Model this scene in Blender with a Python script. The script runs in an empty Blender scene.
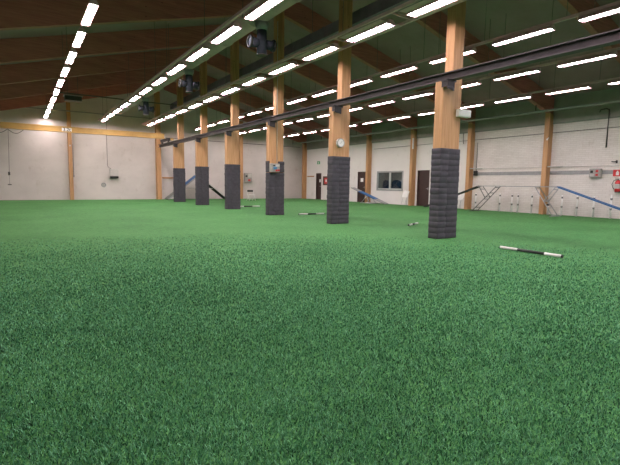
import bpy, bmesh, math, random
from mathutils import Vector, Matrix
import numpy as np
random.seed(7)
S = bpy.context.scene
COL = S.collection
PI = math.pi

# ------------------------------------------------------------------ materials
def new_mat(name):
    m = bpy.data.materials.new(name); m.use_nodes = True
    nt = m.node_tree; nt.nodes.clear()
    out = nt.nodes.new('ShaderNodeOutputMaterial')
    p = nt.nodes.new('ShaderNodeBsdfPrincipled')
    nt.links.new(p.outputs[0], out.inputs[0])
    return m, nt, p, out

def ramp(nt, fac, stops):
    r = nt.nodes.new('ShaderNodeValToRGB')
    e = r.color_ramp.elements
    e[0].position = stops[0][0]; e[0].color = (*stops[0][1], 1)
    e[1].position = stops[-1][0]; e[1].color = (*stops[-1][1], 1)
    for pos, c in stops[1:-1]:
        k = e.new(pos); k.color = (*c, 1)
    nt.links.new(fac, r.inputs[0])
    return r.outputs[0]

def coords(nt, scale=(1, 1, 1), kind='Object'):
    tc = nt.nodes.new('ShaderNodeTexCoord'); mp = nt.nodes.new('ShaderNodeMapping')
    mp.inputs['Scale'].default_value = scale
    nt.links.new(tc.outputs[kind], mp.inputs[0])
    return mp.outputs[0]

def noise(nt, vec, scale, detail=4, rough=.6):
    n = nt.nodes.new('ShaderNodeTexNoise')
    n.inputs['Scale'].default_value = scale; n.inputs['Detail'].default_value = detail
    n.inputs['Roughness'].default_value = rough
    nt.links.new(vec, n.inputs['Vector'])
    return n.outputs['Fac']

def bump(nt, p, h, strength=.3, dist=.01):
    b = nt.nodes.new('ShaderNodeBump')
    b.inputs['Strength'].default_value = strength; b.inputs['Distance'].default_value = dist
    nt.links.new(h, b.inputs['Height']); nt.links.new(b.outputs[0], p.inputs['Normal'])

def plain(name, c, rough=.6, metal=0., var=.12, nscale=6., spec=.5):
    m, nt, p, _ = new_mat(name)
    f = noise(nt, coords(nt), nscale)
    lo = tuple(max(0, x * (1 - var)) for x in c); hi = tuple(min(1, x * (1 + var)) for x in c)
    nt.links.new(ramp(nt, f, [(.3, lo), (.7, hi)]), p.inputs['Base Color'])
    p.inputs['Roughness'].default_value = rough; p.inputs['Metallic'].default_value = metal
    p.inputs['Specular IOR Level'].default_value = spec
    return m

def wood(name, axis, dark, mid, light, rough=.6):
    m, nt, p, _ = new_mat(name)
    sc = [9, 9, 9]; sc[axis] = .55
    f = noise(nt, coords(nt, sc), 2.2, 5, .65)
    base = ramp(nt, f, [(.28, dark), (.5, mid), (.72, light)])
    # lamella tint, long blocks
    sl = [.0, .0, .0]; sl[axis] = .55
    for k in range(3):
        if k != axis: sl[k] = 7.
    v = nt.nodes.new('ShaderNodeTexVoronoi'); v.inputs['Scale'].default_value = 1.
    nt.links.new(coords(nt, sl), v.inputs['Vector'])
    tint = ramp(nt, v.outputs['Color'], [(0, (.86, .84, .82)), (1, (1.08, 1.06, 1.05))])
    mx = nt.nodes.new('ShaderNodeMixRGB'); mx.blend_type = 'MULTIPLY'; mx.inputs[0].default_value = 1
    nt.links.new(base, mx.inputs[1]); nt.links.new(tint, mx.inputs[2])
    # knots
    sk = [5, 5, 5]; sk[axis] = 2.4
    vk = nt.nodes.new('ShaderNodeTexVoronoi'); vk.inputs['Scale'].default_value = 1.
    nt.links.new(coords(nt, sk), vk.inputs['Vector'])
    kn = ramp(nt, vk.outputs['Distance'], [(.05, (.3, .2, .15)), (.1, (1, 1, 1))])
    m2 = nt.nodes.new('ShaderNodeMixRGB'); m2.blend_type = 'MULTIPLY'; m2.inputs[0].default_value = .8
    nt.links.new(mx.outputs[0], m2.inputs[1]); nt.links.new(kn, m2.inputs[2])
    nt.links.new(m2.outputs[0], p.inputs['Base Color'])
    p.inputs['Roughness'].default_value = rough
    return m

def emitter(name, c, s):
    m, nt, p, out = new_mat(name)
    nt.nodes.remove(p)
    e = nt.nodes.new('ShaderNodeEmission')
    e.inputs[0].default_value = (*c, 1); e.inputs[1].default_value = s
    nt.links.new(e.outputs[0], out.inputs[0])
    return m

def wall_paint(name, c, dirt, brick=False):
    m, nt, p, _ = new_mat(name)
    f = noise(nt, coords(nt, (.35, .35, .5)), 1.3, 6, .65)
    lo = tuple(x * dirt for x in c)
    col = ramp(nt, f, [(.28, lo), (.62, c)])
    sp = noise(nt, coords(nt, (1, 1, .6)), 2.3, 3, .7)
    spots = ramp(nt, sp, [(.25, (.78, .74, .7)), (.4, (1, 1, 1))])
    mx = nt.nodes.new('ShaderNodeMixRGB'); mx.blend_type = 'MULTIPLY'; mx.inputs[0].default_value = .55
    nt.links.new(col, mx.inputs[1]); nt.links.new(spots, mx.inputs[2])
    last = mx.outputs[0]
    if brick:
        tc = nt.nodes.new('ShaderNodeTexCoord')
        sep = nt.nodes.new('ShaderNodeSeparateXYZ'); cmb = nt.nodes.new('ShaderNodeCombineXYZ')
        nt.links.new(tc.outputs['Object'], sep.inputs[0])
        nt.links.new(sep.outputs['Y'], cmb.inputs[0]); nt.links.new(sep.outputs['Z'], cmb.inputs[1])
        b = nt.nodes.new('ShaderNodeTexBrick')
        b.inputs['Scale'].default_value = 1.; b.inputs['Brick Width'].default_value = .27
        b.inputs['Row Height'].default_value = .085; b.inputs['Mortar Size'].default_value = .006
        b.inputs['Color1'].default_value = (1, 1, 1, 1); b.inputs['Color2'].default_value = (.93, .92, .91, 1)
        b.inputs['Mortar'].default_value = (.80, .78, .76, 1)
        nt.links.new(cmb.outputs[0], b.inputs['Vector'])
        m2 = nt.nodes.new('ShaderNodeMixRGB'); m2.blend_type = 'MULTIPLY'; m2.inputs[0].default_value = 1
        nt.links.new(last, m2.inputs[1]); nt.links.new(b.outputs['Color'], m2.inputs[2])
        last = m2.outputs[0]
        bump(nt, p, b.outputs['Color'], .35, .005)
    nt.links.new(last, p.inputs['Base Color'])
    p.inputs['Roughness'].default_value = .75
    return m

M = {}
M['wood_z'] = wood('glulam_upright', 2, (.37, .19, .085), (.48, .268, .126), (.56, .33, .168))
M['wood_x'] = wood('glulam_rafter', 0, (.30, .105, .088), (.40, .148, .122), (.47, .19, .156), .7)
M['wood_y'] = wood('timber_strip', 1, (.32, .16, .07), (.42, .22, .10), (.5, .3, .15))
M['foam'] = plain('grey_foam_wrap', (.060, .056, .069), .8, 0, .15, 9, .3)
M['wall_back'] = wall_paint('painted_back_wall', (.60, .55, .535), .84)
M['wall_side'] = wall_paint('painted_side_wall', (.76, .73, .72), .92)
M['wall_brick'] = wall_paint('painted_brick', (.74, .69, .665), .87, True)
M['upper_panel'] = plain('green_grey_panel', (.27, .26, .235), .6, 0, .12, 2)
M['ceiling'] = plain('roof_deck', (.30, .19, .205), .85, 0, .1, 1.2)
M['dark_steel'] = plain('dark_steel', (.048, .038, .042), .5, .2, .25, 4)
M['bracket'] = plain('bracket_steel', (.035, .03, .034), .5, .3, .2, 8)
M['yellow'] = plain('yellow_paint', (.58, .37, .12), .45, 0, .1, 2)
M['yellow_dark'] = plain('yellow_web_paint', (.50, .31, .095), .5, 0, .1, 2)
M['grey_metal'] = plain('galvanised_metal', (.30, .30, .31), .45, .4, .12, 5)
M['rail_metal'] = plain('painted_rail', (.60, .37, .42), .5, 0, .1, 5)
M['duct'] = plain('spiral_duct', (.52, .34, .38), .55, 0, .12, 3)
M['duct_dark'] = plain('sheet_duct', (.17, .135, .19), .6, 0, .15, 3)
M['fan_body'] = plain('nozzle_duct', (.03, .034, .05), .7, 0, .25, 9, .2)
M['bright_white'] = plain('bright_white', (.88, .85, .85), .45, 0, .03, 8)
M['dark_tube'] = plain('dark_tube', (.10, .105, .10), .45, .2, .1, 8)
M['grey_ramp'] = plain('grey_ramp', (.15, .155, .15), .7, 0, .1, 10)
M['ring'] = plain('nozzle_ring', (.035, .035, .033), .9, 0, .1, 8, .1)
M['white'] = plain('white_plastic', (.7, .69, .68), .45, 0, .05, 8)
M['offwhite'] = plain('aged_white', (.5, .48, .46), .5, 0, .08, 8)
M['grey_box'] = plain('grey_cabinet', (.32, .31, .29), .5, 0, .1, 9)
M['black'] = plain('black_plastic', (.012, .012, .013), .5, 0, .3, 9)
M['red'] = plain('red_paint', (.55, .03, .035), .35, 0, .1, 7)
M['blue'] = plain('blue_surface', (.022, .105, .28), .6, 0, .15, 10)
M['blue_label'] = plain('blue_label', (.06, .22, .42), .5, 0, .1, 10)
M['navy'] = plain('navy_fabric', (.02, .05, .12), .85, 0, .2, 14)
M['door'] = plain('brown_door', (.045, .022, .02), .5, 0, .15, 4)
M['door_frame'] = plain('brown_door_frame', (.06, .03, .026), .5, 0, .15, 4)
M['alu'] = plain('window_aluminium', (.34, .36, .36), .4, .5, .1, 5)
M['alu_light'] = plain('window_sash', (.55, .57, .56), .4, .3, .1, 5)
M['steel_tube'] = plain('steel_tube', (.42, .43, .45), .35, .6, .1, 8)
M['plank_grey'] = plain('grey_plank', (.30, .31, .31), .7, 0, .12, 10)
M['ramp_dark'] = plain('dark_ramp', (.018, .028, .024), .8, 0, .25, 10)
M['green_sign'] = plain('green_sign', (.02, .32, .12), .45, 0, .05, 8)
M['frame_brown'] = plain('notice_frame', (.09, .035, .025), .5, 0, .1, 8)
M['office_wall'] = plain('office_wall', (.34, .34, .33), .8, 0, .06, 2)
M['pipe'] = plain('painted_pipe', (.20, .23, .20), .55, .1, .12, 5)
M['cable'] = plain('grey_cable', (.10, .095, .09), .6, 0, .1, 8)
M['paper'] = plain('white_paper', (.8, .8, .8), .7, 0, .03, 8)
M['ink'] = plain('black_ink', (.015, .014, .013), .6, 0, .1, 8)
LAMP = 80.0
M['lamp_warm'] = emitter('warm_tube_glow', (1.0, .85, .82), LAMP)
M['lamp_cool'] = emitter('cool_tube_glow', (.94, .90, 1.0), LAMP)

def glass_mat():
    m, nt, p, out = new_mat('window_glass')
    nt.nodes.remove(p)
    t = nt.nodes.new('ShaderNodeBsdfTransparent'); t.inputs[0].default_value = (.62, .68, .66, 1)
    g = nt.nodes.new('ShaderNodeBsdfGlossy'); g.inputs['Roughness'].default_value = .03
    mx = nt.nodes.new('ShaderNodeMixShader')
    mx.inputs[0].default_value = .06; nt.links.new(t.outputs[0], mx.inputs[1]); nt.links.new(g.outputs[0], mx.inputs[2])
    nt.links.new(mx.outputs[0], out.inputs[0])
    return m
M['glass'] = glass_mat()

def turf_mat():
    m, nt, p, _ = new_mat('turf_carpet')
    v = coords(nt)
    a = noise(nt, v, 60., 3, .75); b = noise(nt, v, .5, 4, .6); c = noise(nt, v, 7., 4, .7)
    def mad(x, k, add):
        q = nt.nodes.new('ShaderNodeMath'); q.operation = 'MULTIPLY_ADD'; q.inputs[1].default_value = k
        nt.links.new(x, q.inputs[0])
        if isinstance(add, float): q.inputs[2].default_value = add
        else: nt.links.new(add, q.inputs[2])
        return q.outputs[0]
    f = mad(a, 1.0, mad(b, .22, mad(c, .3, -.26)))
    nt.links.new(ramp(nt, f, [(.30, (.009, .051, .018)), (.44, (.030, .130, .040)), (.56, (.060, .198, .060)), (.72, (.135, .33, .12))]), p.inputs['Base Color'])
    p.inputs['Roughness'].default_value = .8
    p.inputs['Specular IOR Level'].default_value = .1
    p.inputs['Sheen Weight'].default_value = .10; p.inputs['Sheen Roughness'].default_value = .45
    p.inputs['Sheen Tint'].default_value = (.55, .95, .35, 1)
    bump(nt, p, a, .5, .015)
    return m
M['turf_floor'] = turf_mat()

def blade_mat():
    m, nt, p, _ = new_mat('turf_blades')
    at = nt.nodes.new('ShaderNodeAttribute'); at.attribute_name = 'tint'
    c = ramp(nt, at.outputs['Fac'], [(0, (.007, .050, .023)), (.5, (.050, .222, .102)), (1, (.20, .48, .285))])
    nt.links.new(c, p.inputs['Base Color'])
    p.inputs['Roughness'].default_value = .6; p.inputs['Specular IOR Level'].default_value = .3
    return m
M['blades'] = blade_mat()

# ------------------------------------------------------------------ builders
class MB:
    """collects shapes in world coordinates and links them as ONE mesh object"""
    def __init__(s): s.bm = bmesh.new()
    def box(s, x0, x1, y0, y1, z0, z1, bev=0.):
        r = bmesh.ops.create_cube(s.bm, size=1)
        vs = r['verts']
        for v in vs:
            v.co = Vector(((x0 + x1) / 2 + v.co.x * (x1 - x0), (y0 + y1) / 2 + v.co.y * (y1 - y0), (z0 + z1) / 2 + v.co.z * (z1 - z0)))
        if bev:
            es = list({e for v in vs for e in v.link_edges})
            bmesh.ops.bevel(s.bm, geom=es, offset=bev, segments=2, affect='EDGES', profile=.5)
        return s
    def bar(s, p0, p1, w, h, up=(0, 0, 1)):
        """rectangular bar from p0 to p1, w sideways, h along up"""
        p0, p1 = Vector(p0), Vector(p1); d = (p1 - p0).normalized()
        sx = d.cross(Vector(up)).normalized(); uz = sx.cross(d).normalized()
        vs = []
        for p in (p0, p1):
            for a, b in ((-1, -1), (1, -1), (1, 1), (-1, 1)):
                vs.append(s.bm.verts.new(p + sx * a * w / 2 + uz * b * h / 2))
        f = [(3, 2, 1, 0), (4, 5, 6, 7), (0, 1, 5, 4), (1, 2, 6, 5), (2, 3, 7, 6), (3, 0, 4, 7)]
        for q in f: s.bm.faces.new([vs[i] for i in q])
        return s
    def tube(s, pts, r, n=10, cap=True):
        pts = [Vector(p) for p in pts]
        rings = []
        for i, p in enumerate(pts):
            if i == 0: d = pts[1] - p
            elif i == len(pts) - 1: d = p - pts[i - 1]
            else: d = (pts[i + 1] - p).normalized() + (p - pts[i - 1]).normalized()
            d = d.normalized()
            a = Vector((0, 0, 1)) if abs(d.z) < .9 else Vector((1, 0, 0))
            u = d.cross(a).normalized(); w = d.cross(u).normalized()
            rr = r[i] if isinstance(r, (list, tuple)) else r
            rings.append([s.bm.verts.new(p + (u * math.cos(2 * PI * k / n) + w * math.sin(2 * PI * k / n)) * rr) for k in range(n)])
        for a, b in zip(rings, rings[1:]):
            for k in range(n):
                f = s.bm.faces.new([a[k], a[(k + 1) % n], b[(k + 1) % n], b[k]]); f.smooth = True
        if cap:
            s.bm.faces.new(rings[0][::-1]); s.bm.faces.new(rings[-1])
        return s
    def poly(s, pts, off):
        """closed polygon extruded by the vector off"""
        off = Vector(off)
        a = [s.bm.verts.new(Vector(p)) for p in pts]; b = [s.bm.verts.new(Vector(p) + off) for p in pts]
        n = len(a)
        s.bm.faces.new(a); s.bm.faces.new(b[::-1])
        for k in range(n): s.bm.faces.new([a[k], b[k], b[(k + 1) % n], a[(k + 1) % n]])
        return s
    def torus(s, c, axis, R, r, n=24, m=8):
        c = Vector(c); ax = Vector(axis).normalized()
        a = Vector((0, 0, 1)) if abs(ax.z) < .9 else Vector((1, 0, 0))
        u = ax.cross(a).normalized(); w = ax.cross(u)
        g = []
        for i in range(n):
            t = 2 * PI * i / n; e = u * math.cos(t) + w * math.sin(t)
            g.append([s.bm.verts.new(c + e * (R + r * math.cos(2 * PI * j / m)) + ax * r * math.sin(2 * PI * j / m)) for j in range(m)])
        for i in range(n):
            for j in range(m):
                f = s.bm.faces.new([g[i][j], g[(i + 1) % n][j], g[(i + 1) % n][(j + 1) % m], g[i][(j + 1) % m]]); f.smooth = True
        return s
    def build(s, name, mat, parent=None, origin=None):
        bmesh.ops.recalc_face_normals(s.bm, faces=s.bm.faces[:])
        o0 = world_loc(parent) if parent else Vector(origin or (0, 0, 0))
        bmesh.ops.translate(s.bm, verts=s.bm.verts[:], vec=-o0)
        me = bpy.data.meshes.new(name); s.bm.to_mesh(me); s.bm.free()
        for m in (mat if isinstance(mat, (list, tuple)) else [mat]): me.materials.append(m)
        o = bpy.data.objects.new(name, me); COL.objects.link(o)
        if parent: o.parent = parent
        else: o.location = o0
        return o

def world_loc(o):
    v = Vector(o.location)
    while o.parent: o = o.parent; v += Vector(o.location)
    return v

def tag(o, label=None, cat=None, group=None, kind=None):
    if label: o['label'] = label
    if cat: o['category'] = cat
    if group: o['group'] = group
    if kind: o['kind'] = kind
    return o

def thing(name, label, cat, loc, group=None):
    o = bpy.data.objects.new(name, None); COL.objects.link(o)
    o.location = loc; o.empty_display_size = .2
    return tag(o, label, cat, group, 'thing')

def copy_thing(root, loc, label):
    r = root.copy(); COL.objects.link(r); r.location = loc; r['label'] = label
    for ch in list(root.children):
        c = ch.copy(); COL.objects.link(c); c.parent = r
        for g in list(ch.children):
            d = g.copy(); COL.objects.link(d); d.parent = c
    return r

def text_part(name, body, size, loc, rot, mat, parent, label=None):
    cu = bpy.data.curves.new(name, 'FONT'); cu.body = body; cu.size = size; cu.extrude = .002; cu.offset = .003
    cu.align_x = 'CENTER'; cu.align_y = 'CENTER'
    cu.materials.append(mat)
    tmp = bpy.data.objects.new(name, cu); COL.objects.link(tmp); bpy.context.view_layer.update()
    me = bpy.data.meshes.new_from_object(tmp.evaluated_get(bpy.context.evaluated_depsgraph_get()))
    bpy.data.objects.remove(tmp); bpy.data.curves.remove(cu); me.name = name
    if not me.materials: me.materials.append(mat)
    o = bpy.data.objects.new(name, me); COL.objects.link(o)
    o.parent = parent; o.location = Vector(loc) - world_loc(parent); o.rotation_euler = rot
    if label: o['label'] = label
    return o

def structure(mb, name, mat, label, cat):
    return tag(mb.build(name, mat), label, cat, None, 'structure')

ORD = ['first', 'second', 'third', 'fourth', 'fifth', 'sixth', 'seventh', 'eighth', 'ninth', 'tenth', 'eleventh', 'twelfth',
       'thirteenth', 'fourteenth', 'fifteenth', 'sixteenth', 'seventeenth', 'eighteenth']

# ------------------------------------------------------------------ the hall
XL, XR, YB, YF = -3.9, 20.8, 32.85, -9.0          # left wall, right wall, back wall, front wall
RX = 8.66                                          # ridge line
def rafter_bottom(x): return 7.75 - .262 * abs(x - RX)
def deck(x): return rafter_bottom(x) + .80
FR = [7.12 + 4.2 * k for k in range(7)]            # frame lines

structure(MB().box(XL - .3, XR + .3, YF - .3, YB + .3, -.2, 0), 'floor', M['turf_floor'], 'green artificial turf floor of the hall', 'floor')

# side wall with openings
def wall_with_openings(x0, x1, y0, y1, z1, ops):
    b = MB(); y = y0
    for (a, c, za, zb) in sorted(ops):
        if a > y: b.box(x0, x1, y, a, 0, z1)
        if za > 0: b.box(x0, x1, a, c, 0, za)
        b.box(x0, x1, a, c, zb, z1); y = c
    b.box(x0, x1, y, y1, 0, z1)
    return b
DOORS = [(18.48, 19.44, 0, 2.2), (24.42, 25.28, 0, 2.2), (29.98, 30.72, 0, 2.16)]
WIN = (20.66, 23.2, .88, 2.2)
b = wall_with_openings(XR, XR + .25, YF, YB, deck(XR) + .1, DOORS + [WIN])
wr = structure(b, 'wall_right', [M['wall_side'], M['wall_brick']], 'white painted side wall with doors, window and brickwork', 'wall')
bm = bmesh.new(); bm.from_mesh(wr.data)
bmesh.ops.bisect_plane(bm, geom=bm.verts[:] + bm.edges[:] + bm.faces[:], plane_co=(0, 15.45, 0), plane_no=(0, 1, 0))
for f in bm.faces:
    f.material_index = 1 if f.calc_center_median().y < 15.45 else 0
bm.to_mesh(wr.data); bm.free()

def gable(y0, y1):
    pts = [(XL, y0, 0), (XR, y0, 0), (XR, y0, deck(XR)), (RX, y0, deck(RX)), (XL, y0, deck(XL))]
    return MB().poly(pts, (0, y1 - y0, 0))
structure(gable(YB, YB + .25), 'wall_back', M['wall_back'], 'stained pale back wall behind the yellow crane', 'wall')
structure(gable(YF - .25, YF), 'wall_front', M['wall_back'], 'pale end wall behind the viewer', 'wall')
structure(MB().box(XL - .25, XL, YF, YB, 0, deck(XL) + .1), 'wall_left', M['wall_side'], 'pale side wall beyond the open turf', 'wall')
b = MB()
b.poly([(XL - .3, YF - .3, deck(XL - .3)), (RX, YF - .3, deck(RX)), (RX, YF - .3, deck(RX) + .15), (XL - .3, YF - .3, deck(XL - .3) + .15)], (0, YB - YF + .6, 0))
b.poly([(RX, YF - .3, deck(RX)), (XR + .3, YF - .3, deck(XR + .3)), (XR + .3, YF - .3, deck(XR + .3) + .15), (RX, YF - .3, deck(RX) + .15)], (0, YB - YF + .6, 0))
structure(b, 'ceiling', M['ceiling'], 'dark green grey pitched roof deck', 'ceiling')
# upper panel band and stripe on the side wall
structure(MB().box(XR - .05, XR, YF, YB, 4.2, deck(XR) + .02), 'trim_1', M['upper_panel'], 'green grey panel band along the top of the side wall', 'trim')
structure(MB().box(XR - .012, XR, YF, 15.3, 1.85, 2.02), 'trim_2', M['grey_metal'], 'grey stripe along the painted brick wall', 'trim')
structure(MB().box(XR - .06, XR, YF, YB, 4.17, 4.215), 'trim_3', M['pipe'], 'thin dark ledge under the green grey panel band', 'trim')

# doors
door_labels = ['plain dark brown door between two wall posts right of the window',
               'dark brown door with a white notice, behind the blue seesaw',
               'narrow dark brown door with a white notice, near the green exit sign']
for i, (a, c, _, zt) in enumerate(DOORS):
    d = bpy.data.objects.new('door_%d' % (i + 1), None); COL.objects.link(d); d.location = (XR, (a + c) / 2, 0)
    tag(d, door_labels[i], 'door', None, 'structure')
    MB().box(XR + .06, XR + .11, a + .05, c - .05, .01, zt - .05, .004).build('door_leaf', M['door'], d)
    f = MB(); f.box(XR - .015, XR + .14, a, a + .05, 0, zt); f.box(XR - .015, XR + .14, c - .05, c, 0, zt); f.box(XR - .015, XR + .14, a + .05, c - .05, zt - .05, zt)
    f.build('door_frame', M['door_frame'], d)
    h = MB(); h.tube([(XR + .055, a + .13, 1.08), (XR + .0, a + .13, 1.08), (XR + .0, a + .24, 1.08)], .011, 8); h.box(XR + .05, XR + .06, a + .1, a + .16, 1.0, 1.15)
    h.build('door_handle', M['steel_tube'], d)
# notices
tag(MB().box(XR + .052, XR + .06, 24.72, 25.02, 1.47, 1.74).build('notice_sheet', M['paper'], None, (XR, 24.9, 1.5)), 'white paper notice on the brown door behind the seesaw', 'notice', None, 'thing')
tag(MB().box(XR + .052, XR + .06, 30.08, 30.34, 1.42, 1.66).build('notice_sheet', M['paper'], None, (XR, 30.2, 1.5)), 'white paper notice on the narrow brown door by the exit sign', 'notice', None, 'thing')

# window and the office behind
w = bpy.data.objects.new('window_1', None); COL.objects.link(w); w.location = (XR, 21.93, .88)
tag(w, 'two pane window with grey frame looking into a dim office', 'window', None, 'structure')
a, c, za, zb = WIN
f = MB()
f.box(XR - .02, XR + .16, a, a + .12, za, zb); f.box(XR - .02, XR + .16, c - .12, c, za, zb)
f.box(XR - .02, XR + .16, a + .12, c - .12, zb - .1, zb); f.box(XR - .02, XR + .16, a + .12, c - .12, za, za + .1)
f.build('window_frame', M['alu'], w)
ym = 21.92
f = MB(); f.box(XR + .0, XR + .1, ym - .065, ym + .065, za + .1, zb - .1)
for y0, y1 in ((a + .12, ym - .065), (ym + .065, c - .12)):
    f.box(XR + .02, XR + .09, y0, y1, za + .1, za + .16)
f.build('window_mullion', M['alu_light'], w)
for y0, y1 in ((a + .12, ym - .065), (ym + .065, c - .12)):
    MB().box(XR + .05, XR + .06, y0, y1, za + .16, zb - .1).build('window_pane', M['glass'], w)
f = MB(); OX0, OX1, OY0, OY1 = XR + .25, XR + 3.2, 19.7, 25.9
f.box(OX1, OX1 + .1, OY0, OY1, 0, 2.7); f.box(OX0, OX1, OY0 - .1, OY0, 0, 2.7); f.box(OX0, OX1, OY1, OY1 + .1, 0, 2.7)
f.box(OX0, OX1, OY0, OY1, -.1, 0.); f.box(OX0, OX1, OY0, OY1, 2.7, 2.8)
structure(f, 'wall_office', M['office_wall'], 'dim grey office room behind the window', 'wall')
t = thing('added_office_light', 'added unseen lamp panel brightening the office behind the window', 'light', (22.4, 22, 2.66))  # added lamp, out of view, brightens the room behind the window
MB().box(21.9, 22.9, 21.6, 22.4, 2.66, 2.698).build('added_lamp_housing', M['white'], t)
MB().box(21.95, 22.85, 21.65, 22.35, 2.65, 2.66).build('added_lamp_panel', emitter('added_office_glow', (1, .93, .90), 52), t)
def office_chair(x, y, label, wd):
    t = thing('office_chair', label, 'chair', (x, y, 0), 'chairs in the office')
    s = MB(); s.box(x - .25, x + .25, y - wd, y + wd, .46, .56, .04); s.build('seat', M['navy'], t)
    s = MB(); pts = []
    for k in range(13):
        q = PI * k / 12; pts.append((x - .05, y + wd * math.cos(q), 1.2 + .42 * math.sin(q) ** .6))
    pts = [(x - .05, y + wd, .95)] + pts + [(x - .05, y - wd, .95)]
    s.poly(pts, (.09, 0, 0)); s.build('backrest', M['navy'], t)
    MB().bar((x + .02, y, .54), (x + .06, y, 1.0), .08, .03, (1, 0, 0)).build('back_support', M['black'], t)
    MB().tube([(x, y, .08), (x, y, .47)], .03).build('column', M['black'], t)
    s = MB()
    for k in range(5):
        q = 2 * PI * k / 5; s.bar((x, y, .09), (x + .3 * math.cos(q), y + .3 * math.sin(q), .05), .05, .035)
        s.tube([(x + .3 * math.cos(q), y + .3 * math.sin(q) - .02, .035), (x + .3 * math.cos(q), y + .3 * math.sin(q) + .02, .035)], .034, 8)
    s.build('base', M['black'], t)
office_chair(21.75, 22.2, 'broad navy blue chair back seen through the right window pane', .5)
office_chair(22.6, 24.2, 'darker navy chair seen low behind the window mullion', .3)

# ------------------------------------------------------------------ timber frames
for i, y in enumerate(FR):
    for side in (-1, 1):
        x0 = RX + side * .175; x1 = XL if side < 0 else XR
        z0, z1 = rafter_bottom(x0), rafter_bottom(x1)
        hh = .79
        b = MB().poly([(x0, y - .1, z0), (x1, y - .1, z1), (x1, y - .1, z1 + hh), (x0, y - .1, z0 + hh)], (0, .2, 0))
        o = b.build('roof_beam', M['wood_x'], None, (x0, y, z0))
        far = len(FR) - 1 - i
        where = 'against the back wall' if far == 0 else '%s frame from the back wall' % ORD[far]
        tag(o, 'brown glulam roof beam sloping down %s the columns, %s' % ('left of' if side < 0 else 'right of', where), 'beam', 'glulam roof beams', 'thing')
# posts on the side wall
def post(x0, x1, y0, y1, z1, label, mat='wood_z'):
    o = MB().box(x0, x1, y0, y1, 0, z1, .006).build('wall_post', M[mat], None, ((x0 + x1) / 2, (y0 + y1) / 2, 0))
    return tag(o, label, 'post', 'glulam wall posts', 'thing')
pl = ['wood wall post by the near end of the side wall, beside the fire extinguisher',
      'wood wall post behind the right trestle of the dog walk',
      'wood wall post behind the dark ramp, left of the dog walk plank',
      'wood wall post between the window and the plain brown door',
      'wood wall post between the window and the door with a notice',
      'wood wall post on the side wall, hidden behind the second column',
      'wood corner post where the back wall meets the side wall']
for i, y in enumerate(FR):
    x0, x1 = XR - .34, XR - .001
    o = MB().poly([(x0, y - .11, 0), (x1, y - .11, 0), (x1, y - .11, rafter_bottom(x1) - .008), (x0, y - .11, rafter_bottom(x0) - .008)], (0, .22, 0)).build('wall_post', M['wood_z'], None, (XR - .17, y, 0))
    tag(o, pl[i], 'post', 'glulam wall posts', 'thing')
post(2.74, 2.96, YB - .3, YB - .001, rafter_bottom(2.85) - .02, 'slim wood post on the back wall under the crane capacity mark')
post(8.26, 8.56, YB - .42, YB - .001, 7.55, 'wood post on the back wall at the end of the crane runway')
post(14.72, 14.98, YB - .3, YB - .001, rafter_bottom(14.9) - .02, 'wood post on the back wall just right of the fourth column')
post(XL + .001, XL + .3, YB - .7, YB - .45, 4.4, 'wood post at the far corner of the open turf')

# ------------------------------------------------------------------ padded columns
def foam(y0, z0=0., z1=2.13, x0=8.165, x1=8.88, d=.3, seed=0, b=None):
    rnd = random.Random(seed); b = b or MB()
    n = max(1, round((z1 - z0) / .135)); rings = []
    def ring(z, ins, gx, sh):
        r = .035; pts = []
        X0, X1, Y0, Y1 = x0 + ins + sh, x1 - ins + sh, y0 + ins, y0 + d - ins
        for cx, cy, q0 in ((X0 + r, Y0 + r, PI), (X1 - r, Y0 + r, 1.5 * PI), (X1 - r, Y1 - r, 0), (X0 + r, Y1 - r, .5 * PI)):
            for k in range(4):
                q = q0 + .5 * PI * k / 3; pts.append((cx + r * math.cos(q), cy + r * math.sin(q)))
            if q0 == PI and x1 - x0 > .4:
                pts += [(gx - .012, Y0), (gx, Y0 + .014), (gx + .012, Y0)]
        return [b.bm.verts.new((p[0], p[1], z)) for p in pts]
    for k in range(n):
        a = z0 + (z1 - z0) * k / n; h = (z1 - z0) / n
        gx = x0 + .40 * (x1 - x0) + rnd.uniform(-.03, .03); sh = rnd.uniform(-.005, .005); dp = rnd.uniform(0, .004)
        for t, ins in ((.02, .006), (.10, .001), (.5, 0), (.90, .001), (.98, .006)):
            rings.append(ring(a + h * t, ins + dp, gx, sh))
    for p, q in zip(rings, rings[1:]):
        m = len(p)
        for k in range(m):
            f = b.bm.faces.new([p[k], p[(k + 1) % m], q[(k + 1) % m], q[k]]); f.smooth = True
    b.bm.faces.new(rings[0][::-1]); b.bm.faces.new(rings[-1])
    return b
cl = ['padded wood column nearest the camera, with a small white box at its side',
      'second padded wood column, with a round white clock above the foam',
      'third padded wood column, with a grey control box at the foam top',
      'fourth padded wood column, left of the folding chair',
      'fifth padded wood column, in front of the blue A-frame ramp',
      'sixth padded wood column, the farthest one near the back wall']
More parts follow.
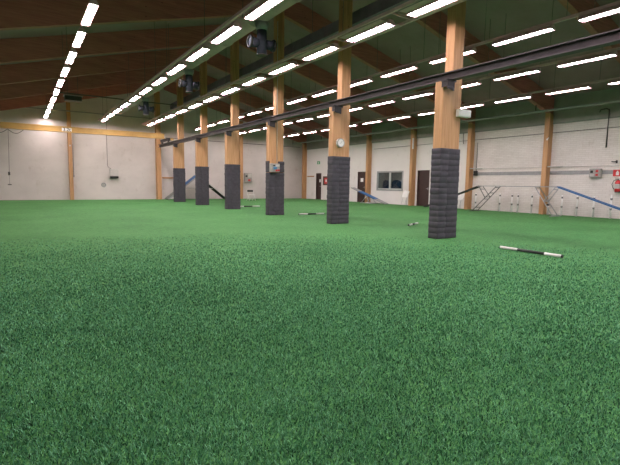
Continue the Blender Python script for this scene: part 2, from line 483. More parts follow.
for i in range(6):
    y = 6.97 + 4.2 * i - (.02 if i == 0 else 0)
    t = thing('padded_column', cl[i], 'column', (8.48, y + .15, 0), 'padded columns in a row')
    MB().box(8.19, 8.83, y + .03, y + .27, 0, 3.64, .006).build('lower_shaft', M['wood_z'], t)
    MB().box(8.49, 8.83, y + .03, y + .27, 3.64, 8.2, .006).build('upper_shaft', M['wood_z'], t)
    b = foam(y, seed=i) if i != 2 else foam(y, 0, 1.68, seed=i)
    if i == 2:
        foam(y, 1.69, 2.13, 8.165, 8.215, .3, 5, b); foam(y, 1.69, 2.13, 8.58, 8.88, .3, 6, b)
    b.build('foam_wrap', M['foam'], t)
    b = MB(); b.box(8.10, 8.42, y - .14, y + .029, 3.60, 3.644)
    b.poly([(8.12, y - .14, 3.44), (8.36, y - .14, 3.40), (8.36, y - .14, 3.60), (8.12, y - .14, 3.60)], (0, .02, 0))
    for x_ in (8.12, 8.345): b.box(x_, x_ + .015, y - .12, y + .029, 3.48, 3.6)
    for k in range(3): b.tube([(8.17 + .07 * k, y - .14, 3.475 - .01 * k), (8.17 + .07 * k, y - .155, 3.475 - .01 * k)], .016, 6)
    b.build('beam_bracket', M['bracket'], t)
    if i == 2:
        MB().tube([(8.53, y + .015, 2.02), (8.53, y + .015, 7.4)], .014, 8).build('conduit', M['offwhite'], t)

# things on the columns
t = thing('wall_clock', 'round white clock on the second column above the foam', 'clock', (8.43, 11.1, 2.54))
MB().tube([(8.43, 11.2, 2.54), (8.43, 11.11, 2.54)], .135, 28).build('clock_face', M['white'], t)
MB().torus((8.43, 11.11, 2.54), (0, 1, 0), .128, .014).build('clock_rim', M['grey_box'], t)
b = MB(); b.bar((8.43, 11.105, 2.54), (8.47, 11.105, 2.60), .012, .004, (0, 1, 0)); b.bar((8.43, 11.105, 2.54), (8.37, 11.105, 2.5), .01, .004, (0, 1, 0))
b.build('clock_hands', M['grey_metal'], t)
t = thing('junction_box', 'small white box sticking out from the side of the nearest column', 'box', (8.88, 6.9, 2.9))
MB().box(8.66, 9.09, 6.88, 7.0, 2.88, 3.05, .008).build('case', M['bright_white'], t)
MB().box(8.69, 9.06, 6.872, 6.88, 2.905, 3.025, .002).build('cover', M['bright_white'], t)

def control_box(label, org, fx, w_, h_, dp, parts):
    """org = lower left corner of the front; fx(u, v, d) maps to the world"""
    t = thing('control_box', label, 'control box', org)
    def slab(u0, u1, v0, v1, d0, d1, name, mat, bev=.0, lab=None):
        p = [fx(u, v, d) for u in (u0, u1) for v in (v0, v1) for d in (d0, d1)]
        xs, ys, zs = zip(*p)
        o = MB().box(min(xs), max(xs), min(ys), max(ys), min(zs), max(zs), bev).build(name, M[mat], t)
        if lab: o['label'] = lab
    slab(0, w_, 0, h_, 0, dp, 'case', 'grey_box', .012)
    for nm, mat, u0, u1, v0, v1, lab in parts: slab(u0 * w_, u1 * w_, v0 * h_, v1 * h_, dp, dp + .02, nm, mat, .004, lab)
    return t
control_box('grey control box with blue label and red sockets on the third column', (8.19, 15.40, 1.70), lambda u, v, d: (8.19 + u, 15.399 - d, 1.70 + v), .37, .33, .2,
    [('display', 'black', .2, .42, .68, .82, 'dark display'), ('label_plate', 'blue_label', .22, .62, .3, .6, 'blue label'), ('socket', 'red', .5, .7, .08, .3, 'red socket'), ('socket', 'red', .76, .95, .1, .32, 'red socket'), ('nameplate', 'offwhite', .55, .95, .62, .86, None)])
control_box('grey control box on the back wall above the folding chair', (15.2, YB, 1.36), lambda u, v, d: (15.2 + u, YB - d, 1.36 + v), .62, .7, .16,
    [('switch', 'black', .1, .35, .55, .75, 'dark switch'), ('socket', 'red', .45, .75, .1, .3, 'red socket'), ('door_panel', 'offwhite', .45, .95, .5, .95, None)])
control_box('grey control box with red buttons on the brick wall above the blue ramp', (XR, 9.42, 1.72), lambda u, v, d: (XR - d - .013, 9.42 - u, 1.72 + v), .44, .37, .17,
    [('switch', 'black', .12, .36, .5, .78, 'dark rotary switch'), ('push_button', 'red', .6, .82, .58, .82, 'red push button'), ('push_button', 'red', .6, .82, .16, .4, 'red push button'), ('nameplate', 'offwhite', .1, .45, .1, .35, None)])

# ------------------------------------------------------------------ crane
def i_beam(b, x, y0, y1, z0, z1, w_=.2, tf=.018, tw=.012):
    b.box(x - w_ / 2, x + w_ / 2, y0, y1, z0, z0 + tf); b.box(x - w_ / 2, x + w_ / 2, y0, y1, z1 - tf, z1); b.box(x - tw / 2, x + tw / 2, y0, y1, z0 + tf, z1 - tf)
    return b
t = thing('crane_runway_beam', 'dark steel crane rail carried on the ledges of the padded columns', 'beam', (8.31, 12, 3.66))
i_beam(MB(), 8.34, -6.0, 32.0, 3.645, 3.83, .2, .022).build('steel_beam', M['dark_steel'], t)
MB().box(8.32, 8.36, -6.0, 32.0, 3.83, 3.855).build('rail', M['wood_y'], t)['label'] = 'top rail, brown painted in for an orange light reflection'  # brown colour stands in for the orange light reflected along the beam top
t = thing('crane_runway_beam', 'dark steel crane rail along the far side wall beyond the turf', 'beam', (-3.3, 12, 3.66))
i_beam(MB(), -3.4, 18.0, 32.0, 3.645, 3.83).build('steel_beam', M['dark_steel'], t)
for y in FR[3:6]: MB().box(XL + .002, -3.3, y - .1, y + .1, 3.5, 3.644).build('wall_bracket', M['bracket'], t)

t = thing('bridge_crane', 'yellow overhead crane girder spanning in front of the back wall', 'crane', (2.5, 30.5, 3.84))
g = MB(); gy = 30.5
g.box(-3.5, 8.3, gy - .15, gy + .15, 4.12, 4.145); g.box(-3.5, 8.3, gy - .15, gy + .15, 4.425, 4.45)
g.build('girder_flange', M['yellow'], t)
MB().box(-3.45, 8.25, gy - .09, gy + .09, 4.145, 4.425).build('girder_web', M['yellow_dark'], t)
for x in (-3.4, 8.34):
    e = MB(); e.box(x - .09, x + .09, gy - .9, gy + .9, 3.95, 4.119, .01)
    e = e.build('end_carriage', M['bracket'], t)
    for dy in (-.75, .75):
        MB().tube([(x - .05, gy + dy, 3.955), (x + .05, gy + dy, 3.955)], .1 if x > 0 else .11, 14).build('wheel', M['dark_steel'], e)
MB().box(8.42, 8.62, gy - 1.0, gy - .72, 3.98, 4.1, .01).build('buffer', M['yellow'], t)
m = MB().box(2.27, 2.79, gy - .10, gy - .092, 4.175, 4.365).build('capacity_plate', M['paper'], t)
text_part('capacity_text', '3.2t', .27, (2.53, gy - .104, 4.27), (PI / 2, 0, 0), M['ink'], m)
b = MB(); pts = []
for k in range(3):
    x0 = -1.9 + .75 * k
    for q in range(9): pts.append((x0 + .75 * q / 8, gy - .18, 4.08 - .22 * math.sin(PI * q / 8)))
b.tube(pts, .02, 6); b.build('cable_loops', M['cable'], t)
b = MB(); b.tube([(-.38, gy - .17, 4.08), (-.40, gy - .17, 3.0), (-.44, gy - .17, 1.68)], .013, 6); pc = b.build('pendant_cable', M['cable'], t)
b = MB(); b.box(-.50, -.40, gy - .21, gy - .13, 1.5, 1.7, .02); b.build('pendant_control', M['black'], pc)
MB().tube([(-.45, gy - .17, 1.5), (-.45, gy - .17, 1.0)], .008, 6).build('pendant_cord', M['cable'], pc)
MB().box(-.54, -.36, gy - .2, gy - .14, .95, 1.0, .008).build('pendant_hook', M['black'], pc)

# ------------------------------------------------------------------ lights
ROWS = [  # x, z, phase (centre of one lamp), warm/cool pattern, style, row name
    (1.57, 5.15, 14.2, 'wwwwwwwwwwwwwwwwww', 0, 'over the open turf'),
    (4.74, 5.14, 11.4, 'wwwcwwwwwcwcwwwwww', 1, 'beside the round duct'),
    (7.55, 5.07, 11.08, 'wwcwwwcwwwcwcwwwww', 2, 'just left of the padded columns'),
    (10.92, 5.07, 9.06, 'wwwwwwcwwwwccccccc', 3, 'first right of the columns'),
    (14.13, 4.99, 9.0, 'wwcwcwwccwcccccccc', 3, 'second right of the columns'),
    (17.35, 4.88, 8.93, 'wwwwwwwwwcwwwccccc', 3, 'nearest the side wall')]
PITCH = 2.2; LL = .80
def lamp_proto(style, tone):
    LL = .76
    t = thing('ceiling_light', '', 'light', (0, 0, 0))
    h = MB(); wd = (.105, .12, .14, .115)[style]
    h.poly([(-wd, -LL - .03, .0), (wd, -LL - .03, .0), (wd * .5, -LL - .03, .09), (-wd * .5, -LL - .03, .09)], (0, 2 * LL + .06, 0))
    if style == 2:
        for s in (-1, 1):
            h.poly([(s * wd, -LL - .03, .012), (s * .36, -LL - .03, .0), (s * .36, -LL - .03, .01), (s * wd, -LL - .03, .022)], (0, 2 * LL + .06, 0))
    lip = (.021, .024, .028, .028)[style]
    for s in (-1, 1):
        h.box(min(s * wd, s * (wd - .008)), max(s * wd, s * (wd - .008)), -LL - .03, LL + .03, -lip, .0)
        h.box(-wd + .008, wd - .008, min(s * (LL + .03), s * (LL + .022)), max(s * (LL + .03), s * (LL + .022)), -lip, .0)
    h.build('housing', M['rail_metal'], t)
    d = MB(); r = (.08, .08, .068, .055)[style]; dp = (.012, .014, .016, .018)[style]
    d.poly([(-r, -LL, 0), (-r + dp, -LL, -dp), (r - dp, -LL, -dp), (r, -LL, 0)], (0, 2 * LL, 0))
    d.build('diffuser', M['lamp_warm'] if tone == 'w' else M['lamp_cool'], t)
    return t
for ri, (x, z, ph, pat, style, rname) in enumerate(ROWS):
    protos = {}
    k0 = 0
    ys = []
    y = ph
    while y + PITCH < 32.2: y += PITCH
    while y > (-4.5): ys.append(y); y -= PITCH
    for i, y in enumerate(ys):
        tone = pat[i]
        lab = 'tube light in the row %s, %s' % (rname, 'last by the back wall' if i == 0 else ORD[i] + ' from the back wall')
        if tone not in protos:
            p = lamp_proto(style, tone); p.location = (x, y, z); p['label'] = lab; protos[tone] = p
        else:
            p = copy_thing(protos[tone], (x, y, z), lab)
        p['group'] = 'tube lights in the row %s' % rname
    # carrying rails
    y0, y1 = ys[-1] - 1, ys[0] + .95
    zr = z + .10
    xs = {0: [0], 1: [-.23], 2: [-.38, .38], 3: [0]}[style]
    t = thing('lighting_rail', 'thin grey rail carrying the tube lights %s' % rname, 'rail', (x, (y0 + y1) / 2, zr))
    for dx in xs:
        zz = zr if style in (0, 3) else z + .03
        MB().box(x + dx - .03, x + dx + .03, y0, y1, zz, zz + .07 if style else zz + .05).build('rail', M['rail_metal'], t)
    for i, yy in enumerate(ys):
        if yy < 0 or (style < 3 and i % 3): continue
        for dy in (-1.1,) if i % 2 else (-1.1, .5):
            if min(abs(yy + dy - q) for q in FR) < .14: continue
            MB().tube([(x, yy + dy, zr + (.05 if style in (0, 3) else 0)), (x, yy + dy, deck(x) + .02)], .008, 6).build('hanger_rod', M['cable'], t)
    if style in (1, 2):
        for yy in ys:
            MB().box(x - (.26 if style == 1 else .36), x + (.2 if style == 1 else .36), yy - 1.12, yy - 1.08, z + .06, z + .1).build('cross_strap', M['rail_metal'], t)

# ------------------------------------------------------------------ ventilation
t = thing('round_duct', 'long round grey air duct beside the second row of lights', 'duct', (5.42, 15, 5.62))
pts, rad = [], []
for k in range(17):
    for dy, q in ((0, .265), (.96, .265), (.97, .285), (1.03, .285), (1.04, .265)):
        pts.append((5.42, -4 + 2 * k + dy, 5.64)); rad.append(q)
pts.append((5.42, 29.6, 5.64)); rad.append(.265)
MB().tube(pts, rad, 24).build('duct_tube', M['duct'], t)
for k in range(8): MB().tube([(5.42, -2 + 4.2 * k, 5.9), (5.42, -2 + 4.2 * k, deck(5.42) + .02)], .01, 6).build('hanger_rod', M['cable'], t)
fl = ['black twin nozzle air outlet hanging from the round duct, largest and nearest', 'black twin nozzle air outlet hanging from the round duct, middle of three',
      'black twin nozzle air outlet by the back wall, smallest of three']
for i, y in enumerate((10.7, 16.6, 23.3)):
    t = thing('air_nozzle', fl[i], 'air vent', (5.42, y, 5.37), 'twin nozzle air outlets')
    X = 5.46
    MB().tube([(X, y, 5.4), (X, y, 4.60)], .13, 20).build('drop_duct', M['fan_body'], t)
    MB().tube([(X, y, 5.39), (X, y, 5.2)], [.19, .14], 20).build('collar', M['grey_metal'], t)
    MB().tube([(X, y, 4.60), (X, y, 4.575)], .14, 20).build('end_cap', M['dark_steel'], t)
    for s in (-1, 1):
        n_ = MB(); n_.tube([(X + s * .11, y, 4.87), (X + s * .33, y, 4.87)], [.115, .125], 20); n_ = n_.build('nozzle', M['fan_body'], t)
        MB().torus((X + s * .34, y, 4.87), (1, 0, 0), .13, .03, 24, 8).build('nozzle_ring', M['ring'], n_)
t = thing('rectangular_duct', 'dark rectangular air duct running behind the tops of the columns', 'duct', (9.2, 15, 6.26))
MB().box(9.0, 9.42, -4, 31.5, 6.26, 6.62).build('duct_casing', M['duct_dark'], t)
b = MB()
for k in range(18): b.box(8.985, 9.435, -3 + 2 * k, -2.96 + 2 * k, 6.245, 6.635)
b.build('duct_flanges', M['duct_dark'], t)
for k in range(9): MB().tube([(9.2, -2 + 4 * k, 6.62), (9.2, -2 + 4 * k, deck(9.2) + .02)], .01, 6).build('hanger_rod', M['cable'], t)
t = thing('unit_heater', 'flat dark heater box hanging near the back wall at the ceiling', 'heater', (2.65, 27.5, 5.6))
MB().box(2.25, 3.05, 27.2, 27.8, 5.52, 5.76, .02).build('casing', M['dark_steel'], t)
MB().box(2.2, 3.1, 27.15, 27.85, 5.76, 5.8, .01).build('top_plate', M['grey_metal'], t)
b = MB(); [b.tube([(x, 27.5, 5.8), (x, 27.5, deck(x) + .02)], .012, 6) for x in (2.4, 2.9)]; b.build('hanger_rod', M['cable'], t)
tag(MB().tube([(1.9, 27.85, 5.97), (8.4, 27.85, 5.97)], .035, 8).build('ceiling_pipe', M['cable'], None, (2, 27.85, 5.97)), 'dark pipe crossing under the roof beam by the farthest column', 'pipe', None, 'thing')
tag(MB().tube([(XL + .01, YB - .36, 5.66), (8.25, YB - .36, 5.66)], .035, 8).build('ceiling_pipe', M['grey_metal'], None, (2, YB - .36, 5.66)), 'grey pipe across the back wall above the yellow crane', 'pipe', None, 'thing')
tag(MB().tube([(9.0, YB - .03, 4.43), (XR - .35, YB - .03, 4.40)], .02, 6).build('wall_cable', M['cable'], None, (12, YB, 4.4)), 'dark cable across the back wall right of the crane runway', 'cable', None, 'thing')
t = thing('heating_pipe', 'long green grey pipe along the top of the side wall', 'pipe', (19.45, 15, 4.6))
MB().tube([(19.45, YF + .5, 4.61), (19.45, YB - .5, 4.60)], .055, 12).build('pipe', M['pipe'], t)
for y in FR: MB().box(19.44, 19.46, y - .02, y + .02, 4.65, rafter_bottom(19.45)).build('pipe_hanger', M['dark_steel'], t)
tag(MB().tube([(XR - .02, YF + .5, 3.83), (XR - .02, 23.6, 3.74)], .014, 6).build('wall_cable', M['cable'], None, (XR, 10, 3.8)), 'thin dark cable along the side wall below the panel band', 'cable', None, 'thing')
tag(MB().tube([(XR - .08, 9.25, 4.46), (XR - .08, 9.2, 4.56), (XR - .08, 8.98, 4.58), (XR - .08, 8.88, 4.52), (XR - .08, 8.88, 2.96)], .024, 10).build('drop_pipe', M['dark_steel'], None, (XR, 8.9, 3)), 'dark hooked pipe hanging down the brick wall', 'pipe', None, 'thing')
t = thing('wall_conduit', 'thin vertical conduit ending in a dark switch beside the dark ramp', 'conduit', (XR, 15.22, 1.8))
MB().tube([(XR - .03, 15.2, 3.6), (XR - .03, 15.2, 2.1)], .013, 8).build('conduit', M['cable'], t)
MB().box(XR - .14, XR - .013, 15.1, 15.3, 1.84, 2.1, .02).build('switch', M['black'], t)
for y0, y1, lab in ((14.62, 15.35, 'short white tube projecting from the post left of the dog walk'), (10.45, 11.14, 'short white tube projecting from the post behind the right trestle')):
    tag(MB().tube([(XR - .36, y0, 2.2), (XR - .36, y1, 2.21)], .03, 10).build('wall_tube', M['offwhite'], None, (XR - .3, y0, 2.2)), lab, 'tube', None, 'thing')
tag(MB().tube([(XR - .05, YF + .5, 2.2), (XR - .05, 15.3, 2.2)], .01, 6).build('wall_wire', M['offwhite'], None, (XR, 8, 2.2)), 'thin pale wire along the brick wall above the grey stripe', 'wire', None, 'thing')
t = thing('motion_sensor', 'small white sensor high on the post behind the right trestle', 'sensor', (XR - .36, 11.3, 3.4))
MB().box(XR - .39, XR - .34, 11.22, 11.28, 3.42, 3.48, .012).build('sensor_case', M['white'], t)
MB().tube([(XR - .385, 11.25, 3.47), (XR - .42, 11.16, 3.52)], .022, 8).build('sensor_head', M['white'], t)
tag(MB().box(XR - .40, XR - .34, 19.54, 19.62, 3.5, 4.16, .01).build('strip_box', M['white'], None, (XR - .37, 19.6, 3.5)), 'upright white strip on the post right of the window', 'box', None, 'thing')
tag(MB().tube([(XR - .04, 16.15, 4.18), (XR - .04, 16.12, 3.66), (XR - .1, 16.05, 3.6)], .02, 8).build('hanging_cable', M['cable'], None, (XR, 16.1, 3.6)), 'short dark cable hanging on the wall right of the nearest column', 'cable', None, 'thing')
t = thing('camera', 'small black wall camera above the red fire sign', 'camera', (XR, 8.5, 2.35))
MB().box(XR - .05, XR, 8.43, 8.49, 2.3, 2.42, .01).build('mount', M['black'], t)
MB().tube([(XR - .05, 8.46, 2.36), (XR - .13, 8.54, 2.36), (XR - .16, 8.6, 2.37)], .02, 8).build('camera_body', M['black'], t)
# fire extinguisher and sign
t = thing('fire_sign', 'red sign with a white extinguisher symbol on the brick wall', 'sign', (XR, 8.38, 1.77))
MB().box(XR - .02, XR - .013, 8.22, 8.56, 1.76, 2.03).build('sign_panel', M['red'], t)
b = MB(); b.box(XR - .024, XR - .02, 8.34, 8.45, 1.80, 1.94, .002); b.box(XR - .024, XR - .02, 8.37, 8.42, 1.94, 1.99); b.build('symbol', M['white'], t)['label'] = 'white extinguisher symbol'
t = thing('fire_extinguisher', 'red fire extinguisher with white label hung on the brick wall', 'fire extinguisher', (XR - .12, 8.32, 1.1))
ex, ey = XR - .13, 8.30
MB().tube([(ex, ey, 1.12), (ex, ey, 1.14), (ex, ey, 1.50), (ex, ey, 1.56), (ex, ey, 1.59)], [.09, .105, .105, .07, .04], 24).build('cylinder', M['red'], t)
MB().tube([(ex, ey, 1.25), (ex, ey, 1.44)], .1065, 24, False).build('paper_label', M['offwhite'], t)['label'] = 'white printed label'
b = MB(); b.tube([(ex, ey, 1.59), (ex, ey, 1.64)], .03, 10); b.bar((ex, ey - .04, 1.66), (ex, ey + .12, 1.69), .03, .012); b.bar((ex, ey - .02, 1.63), (ex, ey + .11, 1.63), .03, .012); b.build('valve', M['black'], t)
MB().tube([(ex, ey + .04, 1.62), (ex, ey + .16, 1.58), (ex, ey + .22, 1.42), (ex, ey + .17, 1.28), (ex, ey + .125, 1.22)], .014, 8).build('hose', M['black'], t)
MB().tube([(ex, ey, 1.09), (ex, ey, 1.12)], .092, 20).build('foot_ring', M['black'], t)
MB().box(XR - .03, XR - .002, ey - .04, ey + .04, 1.15, 1.6).build('wall_hanger', M['dark_steel'], t)
# exit sign, notice, timber strips
t = thing('exit_sign', 'small green exit sign high on the wall above the narrow door', 'sign', (XR, 30.4, 2.9))
MB().box(XR - .05, XR, 30.2, 30.56, 2.9, 3.14, .006).build('sign_panel', M['green_sign'], t)
b = MB(); b.box(XR - .054, XR - .05, 30.28, 30.36, 2.94, 3.08); b.bar((XR - .052, 30.4, 3.0), (XR - .052, 30.5, 3.0), .03, .004, (1, 0, 0)); b.build('symbol', M['white'], t)['label'] = 'white door and arrow symbol'
t = thing('notice_board', 'brown framed notice board with a red sheet beside the narrow door', 'notice board', (XR, 29.3, 1.2))
MB().box(XR - .05, XR, 28.9, 29.68, 1.18, 1.9, .01).build('frame', M['frame_brown'], t)
MB().box(XR - .055, XR - .05, 28.95, 29.45, 1.3, 1.76).build('red_sheet', M['red'], t)['label'] = 'red sheet'
MB().box(XR - .058, XR - .055, 29.12, 29.3, 1.45, 1.64).build('white_sheet', M['paper'], t)['label'] = 'white sheet'
tag(MB().box(XR - .09, XR, 31.05, 31.98, 1.86, 1.95).build('timber_strip', M['wood_y'], None, (XR, 31.5, 1.9)), 'short orange wood strip on the side wall by the corner', 'wood strip', None, 'thing')
tag(MB().box(8.7, 10.0, YB - .08, YB, 1.5, 1.61).build('timber_strip', M['wood_y'], None, (9.3, YB, 1.5)), 'brown wood strip on the back wall behind the farthest column', 'wood strip', None, 'thing')
# back wall bits
t = thing('junction_box', 'pale box with a dark lower edge on the back wall, fed by a thin cable', 'box', (5.48, YB, 1.42))
MB().box(5.2, 5.75, YB - .16, YB - .002, 1.6, 2.08, .01).build('case', M['offwhite'], t)
MB().box(5.2, 5.72, YB - .2, YB - .002, 1.45, 1.6, .01).build('connector_strip', M['black'], t)
MB().tube([(5.1, YB - .02, 6.0), (5.07, YB - .02, 2.35), (5.12, YB - .02, 2.2), (5.3, YB - .05, 2.08)], .014, 6).build('cable', M['cable'], t)
t = thing('wall_vent', 'small round grey vent low on the back wall below the pale box', 'vent', (4.8, YB, 1.0))
MB().torus((4.8, YB - .03, 1.0), (0, 1, 0), .13, .03).build('ring', M['grey_metal'], t)
MB().tube([(4.8, YB, 1.0), (4.8, YB - .03, 1.0)], .12, 20).build('grille', M['grey_box'], t)
t = thing('wall_switch', 'thin conduit with a small switch beside the slim back wall post', 'switch', (3.03, YB, 1.5))
MB().tube([(3.03, YB - .03, 3.6), (3.02, YB - .03, 1.6)], .014, 6).build('conduit', M['cable'], t)
MB().box(2.97, 3.07, YB - .07, YB, 1.48, 1.62, .008).build('switch_box', M['grey_metal'], t)
tag(MB().tube([(2.85, YB - .30, 3.49), (2.85, YB - .36, 3.49)], .05, 12).build('sensor', M['offwhite'], None, (2.85, YB - .33, 3.49)), 'tiny round sensor on the slim back wall post', 'sensor', None, 'thing')

# ------------------------------------------------------------------ agility equipment
# A-frame near the back wall
ax, az, ay0, ay1 = 10.87, 1.70, 31.15, 32.05
t = thing('agility_a_frame', 'blue and grey A-frame ramp standing near the back wall behind the columns', 'a-frame', (ax, 31.6, 0))
def pan(xf, s0, s1, th, name, mat, y0=ay0, y1=ay1, lift=0.):
    p = lambda s: Vector((xf + (ax - xf) * s, 0, az * s))
    nrm = Vector((-az, 0, (ax - xf))).normalized()
    if nrm.z < 0: nrm = -nrm
    a, b_ = p(s0) + nrm * lift, p(s1) + nrm * lift
    q = [a, b_, b_ + nrm * th, a + nrm * th]
    return MB().poly([(v.x, y0, v.z + .03) for v in q], (0, y1 - y0, 0)).build(name, M[mat], t)
pan(8.67, .40, 1, .05, 'ramp_panel', 'blue'); pan(8.67, 0, .40, .05, 'contact_zone', 'grey_ramp')
pan(13.07, .0, 1, .05, 'ramp_panel', 'ramp_dark')['label'] = 'dark ramp panel'
for xf in (8.67, 13.07):
    for y_ in (ay0 - .035, ay1 + .005):
        pan(xf, 0, 1, .09, 'side_rail', 'plank_grey' if xf < 9 else 'offwhite', y_, y_ + .03, -.02)
for k in range(7):
    s = .1 + .13 * k
    pan(13.07, s, s + .012, .015, 'slat', 'plank_grey', ay0, ay1, .05)
b = MB(); [b.tube([(ax - 1.05, y_, .82), (ax + 1.05, y_, .82)], .025, 8) for y_ in (ay0 + .06, ay1 - .06)]; b.build('spreader_bar', M['offwhite'], t)
# seesaw
t = thing('agility_seesaw', 'blue and grey seesaw plank tilted by the wall under the window', 'seesaw', (20.0, 23.1, 0))
p0, p1 = Vector((20.0, 21.33, .04)), Vector((20.0, 24.85, 1.04))
L = lambda s: p0.lerp(p1, s)
MB().bar(L(.27), L(.75), .36, .06).build('plank', M['blue'], t)
MB().bar(L(0), L(.27), .36, .055).build('contact_zone', M['plank_grey'], t); MB().bar(L(.75), L(1), .36, .055).build('contact_zone', M['plank_grey'], t)
b = MB(); c_ = L(.5)
for s in (-1, 1):
    for e in (-.45, .45): b.tube([(20 + s * .2, c_.y, c_.z - .05), (20 + s * .28, c_.y + e, .025)], .02, 8)
    b.tube([(20 + s * .28, c_.y - .55, .025), (20 + s * .28, c_.y + .55, .025)], .022, 8)
b.tube([(19.78, c_.y, c_.z - .05), (20.22, c_.y, c_.z - .05)], .024, 8); b.tube([(19.72, c_.y - .5, .025), (20.28, c_.y - .5, .025)], .02, 8)
b.build('base_frame', M['steel_tube'], t)
# dog walk
dx = 19.45
t = thing('agility_dog_walk', 'raised dog walk plank on two ladder trestles along the brick wall', 'dog walk', (dx, 12, 0))
MB().bar((dx, 10.07, 1.285), (dx, 13.95, 1.285), .3, .035).build('plank', M['plank_grey'], t)
o = MB().bar((dx, 13.95, 1.285), (dx, 17.5, .06), .3, .045).build('ramp', M['ramp_dark'], t); o['label'] = 'dark green ramp'
o = MB().bar((dx, 10.07, 1.285), (dx, 6.42, .04), .3, .05).build('ramp', M['blue'], t); o['label'] = 'blue ramp'
def ladder(b, ya, za, yb, zb, rungs, hw=.17, r=.019):
    for s in (-1, 1): b.tube([(dx + s * hw, ya, za), (dx + s * (hw + .05), yb, zb)], r, 8)
    for k in rungs: b.tube([(dx - hw, ya + (yb - ya) * k, za + (zb - za) * k), (dx + hw, ya + (yb - ya) * k, za + (zb - za) * k)], r * .85, 8)
b = MB(); ladder(b, 12.95, 1.26, 14.2, .02, (.03, .25, .5, .85), .17, .021); ladder(b, 13.9, 1.26, 13.5, .73, (.25, .97))
b.tube([(dx - .45, 14.2, .02), (dx + .45, 14.2, .02)], .02, 8); b.build('trestle', M['dark_tube'], t)
b = MB(); ladder(b, 11.0, 1.26, 10.12, .02, (.03, .5, .72, .97)); ladder(b, 10.12, 1.26, 10.55, .66, (.15, .95))
b.tube([(dx - .45, 10.12, .02), (dx + .45, 10.12, .02)], .02, 8); b.build('trestle', M['steel_tube'], t)
for yy in (13.95, 10.07):
    MB().box(dx - .17, dx + .17, yy - .06, yy + .06, 1.25, 1.268).build('hinge', M['steel_tube'], t)
# stakes along the wall
SX = XR - .24
stake = [(14.98, .9, 'left of the left trestle'), (13.55, .92, 'first right of the left trestle'), (12.88, .9, 'second right of the left trestle'), (12.56, .9, 'third right of the left trestle'),
         (11.85, .92, 'just left of the right trestle'), (10.44, .92, 'first right of the right trestle'), (9.78, .94, 'second right of the right trestle'),
         (9.1, .9, 'below the control box with red buttons'), (8.44, 1.0, 'below the fire extinguisher')]
for y, h, where in stake:
    t = thing('fence_stake', 'white stake with black clips along the brick wall, ' + where, 'stake', (SX, y, 0), 'white stakes along the brick wall')
    MB().tube([(SX, y, 0), (SX, y, h - .04), (SX, y, h)], [.034, .032, .015], 8).build('shaft', M['bright_white'], t)
    for z in (.39, .81): MB().box(SX - .03, SX + .03, y - .032, y + .032, z - .045, z + .045, .01).build('clip', M['black'], t)
t = thing('fence_stake', 'short thick white stub beside the post behind the right trestle', 'stake', (SX - .2, 10.95, 0))
MB().tube([(SX - .2, 10.95, 0), (SX - .2, 10.95, .45)], .045, 10).build('shaft', M['offwhite'], t)
MB().box(SX - .25, SX - .15, 10.9, 11.0, .42, .5, .01).build('clip', M['black'], t)

# striped jump poles lying on the turf
def jump_pole(a, b_, s0, s1, label):
    a, b_ = Vector(a), Vector(b_); c_ = (a + b_) / 2
    t = thing('jump_pole', label, 'pole', (c_.x, c_.y, 0), 'striped jump poles on the turf')
    q = lambda s: a.lerp(b_, s)
    MB().tube([q(0.005), q(s0)], .027, 12).build('white_end', M['white'], t); MB().tube([q(s1), q(.985)], .027, 12).build('white_end', M['white'], t)
    o = MB().tube([q(s0), q(s1)], .028, 12).build('black_middle', M['black'], t); o['label'] = 'black middle section'
    for s in ((0, .006), (.984, 1)): MB().tube([q(s[0]), q(s[1])], .028, 12).build('end_plug', M['black'], t)
Z0 = .032
jump_pole((8.14, 5.29, Z0), (8.05, 4.0, Z0), .31, .74, 'black and white jump pole lying on turf right of the nearest column')
jump_pole((9.40, 15.11, Z0), (10.66, 15.09, Z0), .34, .66, 'black and white jump pole lying between the second and third columns')
jump_pole((10.02, 9.66, Z0), (10.90, 10.10, Z0), .36, .62, 'short striped jump pole lying left of the nearest column')
jump_pole((9.62, 21.36, Z0), (10.78, 21.25, Z0), .2, .62, 'striped jump pole lying in front of the folding chair')

# folding chair by the back wall
fx_, fy_ = 14.1, 29.3
t = thing('folding_chair', 'white framed folding chair with black back standing before the back wall', 'chair', (fx_, fy_, 0))
MB().box(fx_ - .24, fx_ + .24, fy_ + .13, fy_ + .16, .62, .76, .01).build('backrest', M['black'], t)['label'] = 'black backrest strip'
MB().box(fx_ - .22, fx_ + .22, fy_ - .24, fy_ + .12, .41, .435, .008).build('seat', M['white'], t)
for s in (-1, 1):
    MB().tube([(fx_ + s * .25, fy_ + .15, .76), (fx_ + s * .25, fy_ + .05, .42), (fx_ + s * .25, fy_ - .26, 0)], .014, 8).build('leg', M['white'], t)
    MB().tube([(fx_ + s * .23, fy_ - .2, .41), (fx_ + s * .23, fy_ + .24, 0)], .014, 8).build('leg', M['white'], t)
MB().tube([(fx_ - .25, fy_ - .2, .1), (fx_ + .25, fy_ - .2, .1)], .011, 8).build('crossbar', M['white'], t)

# tilted white boards on thin legs by the wall
def board_stand(y, label):
    x = 20.25
    t = thing('board_stand', label, 'stand', (x, y, 0), 'white boards on thin legs')
    MB().bar((x - .05, y + .02, .51), (x + .08, y - .02, .92), .40, .025, (1, .2, 0)).build('board', M['white'], t)
    for s in (-1, 1): MB().tube([(x - .02, y + s * .15, .55), (x - .1, y + s * .16 + .12, 0)], .011, 6).build('leg', M['steel_tube'], t)
    MB().tube([(x + .05, y, .75), (x + .22, y + .1, 0)], .011, 6).build('rear_leg', M['steel_tube'], t)
board_stand(19.88, 'tilted white board on thin legs just right of the window')
board_stand(15.78, 'tilted white board on thin legs right of the nearest column')

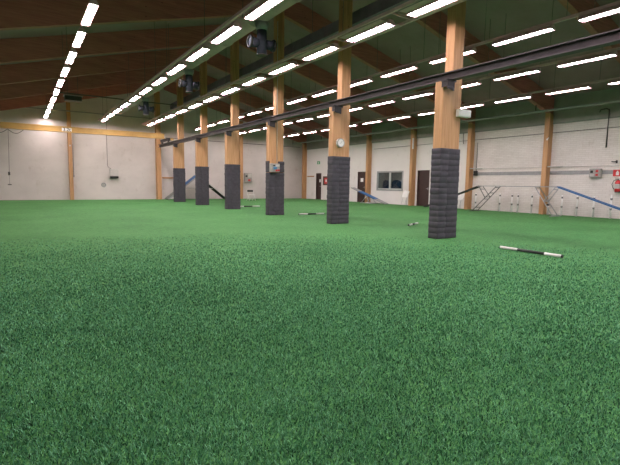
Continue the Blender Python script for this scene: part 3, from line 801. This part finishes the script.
# ------------------------------------------------------------------ turf blades near the viewer
def turf():
    rng = np.random.default_rng(3)
    N0 = 2400000
    x = rng.uniform(-5.5, 10.5, N0); y = rng.uniform(-.6, 11.0, N0)
    d = np.hypot(x, y)
    keep = rng.random(N0) < np.clip((2.2 / np.maximum(d, 2.2)) ** 1.15, 0, 1) * np.clip((11.2 - d) / 7., 0, 1)
    # the visible wedge plus a margin for a step to either side
    keep &= (x > -3.8) & (y > -.35 * x - .2) & (y > .05 * x - .3) & (x > -.42 * y - 1.9)
    keep &= ~((x > 8.13) & (x < 8.82) & (y > 6.88) & (y < 7.22))
    x, y, d = x[keep], y[keep], d[keep]; n = len(x)
    h = rng.uniform(.010, .024, n); wd = rng.uniform(.0016, .0030, n) * np.clip(d / 3.0, 1, 1.8)
    a = rng.uniform(0, 2 * np.pi, n); l = rng.uniform(0, 2 * np.pi, n); ln = rng.uniform(.2, 1.1, n) * h
    V = np.zeros((n, 5, 3), dtype=np.float32)
    cx, sx = np.cos(a) * wd, np.sin(a) * wd
    lx, ly = np.cos(l) * ln, np.sin(l) * ln
    V[:, 0] = np.stack([x - cx, y - sx, np.zeros(n)], 1); V[:, 1] = np.stack([x + cx, y + sx, np.zeros(n)], 1)
    V[:, 2] = np.stack([x + cx * .8 + lx * .4, y + sx * .8 + ly * .4, h * .65], 1); V[:, 3] = np.stack([x - cx * .8 + lx * .4, y - sx * .8 + ly * .4, h * .65], 1)
    V[:, 4] = np.stack([x + lx * 1.2, y + ly * 1.2, h], 1)
    me = bpy.data.meshes.new('artificial_turf')
    me.vertices.add(n * 5); me.vertices.foreach_set('co', V.ravel())
    base = (np.arange(n) * 5)[:, None]
    loops = np.concatenate([base + np.array([[0, 1, 2, 3]]), base + np.array([[3, 2, 4]])], 1).astype(np.int32)
    me.loops.add(n * 7); me.loops.foreach_set('vertex_index', loops.ravel())
    me.polygons.add(n * 2)
    ls = (np.arange(n) * 7)[:, None] + np.array([[0, 4]])
    me.polygons.foreach_set('loop_start', ls.ravel().astype(np.int32))
    me.update(calc_edges=True)
    at = me.attributes.new('tint', 'FLOAT', 'POINT')
    patch = .5 + .25 * np.sin(x * 2.1 + 1.3 * np.sin(y * 1.7)) * np.cos(y * 2.6 + np.sin(x * 1.1))
    tv = np.clip(rng.normal(.5, .32, n) + .35 * (patch - .5), 0, 1)
    at.data.foreach_set('value', np.repeat(tv, 5).astype(np.float32))
    me.materials.append(M['blades'])
    o = bpy.data.objects.new('artificial_turf', me); COL.objects.link(o)
    tag(o, 'short green blades of the artificial turf in front of the viewer', 'turf', None, 'stuff')
turf()

# ------------------------------------------------------------------ world, camera, view
W = bpy.data.worlds.new('hall_world'); S.world = W; W.use_nodes = True
W.node_tree.nodes['Background'].inputs[0].default_value = (.02, .02, .02, 1)
cam = bpy.data.cameras.new('camera'); co = bpy.data.objects.new('camera', cam); COL.objects.link(co)
yaw, pit, rol, fpx = .582807581, -.109521623, .0146524232, 439.8796
cam.sensor_width = 36; cam.lens = fpx / 620 * 36; cam.clip_start = .05; cam.clip_end = 200
fw = Vector((math.sin(yaw) * math.cos(pit), math.cos(yaw) * math.cos(pit), math.sin(pit)))
ri = Vector((math.cos(yaw), -math.sin(yaw), 0)); up = ri.cross(fw)
r2 = ri * math.cos(rol) + up * math.sin(rol); u2 = -ri * math.sin(rol) + up * math.cos(rol)
mw = Matrix((r2, u2, -fw)).transposed().to_4x4(); mw.translation = (0, 0, 1.25)
co.matrix_world = mw
S.camera = co
vs = S.view_settings
S.display_settings.display_device = 'sRGB'
vs.view_transform = 'Standard'; vs.look = 'None'; vs.gamma = 1; vs.exposure = 0.; vs.use_curve_mapping = False
S.cycles.use_denoising = True
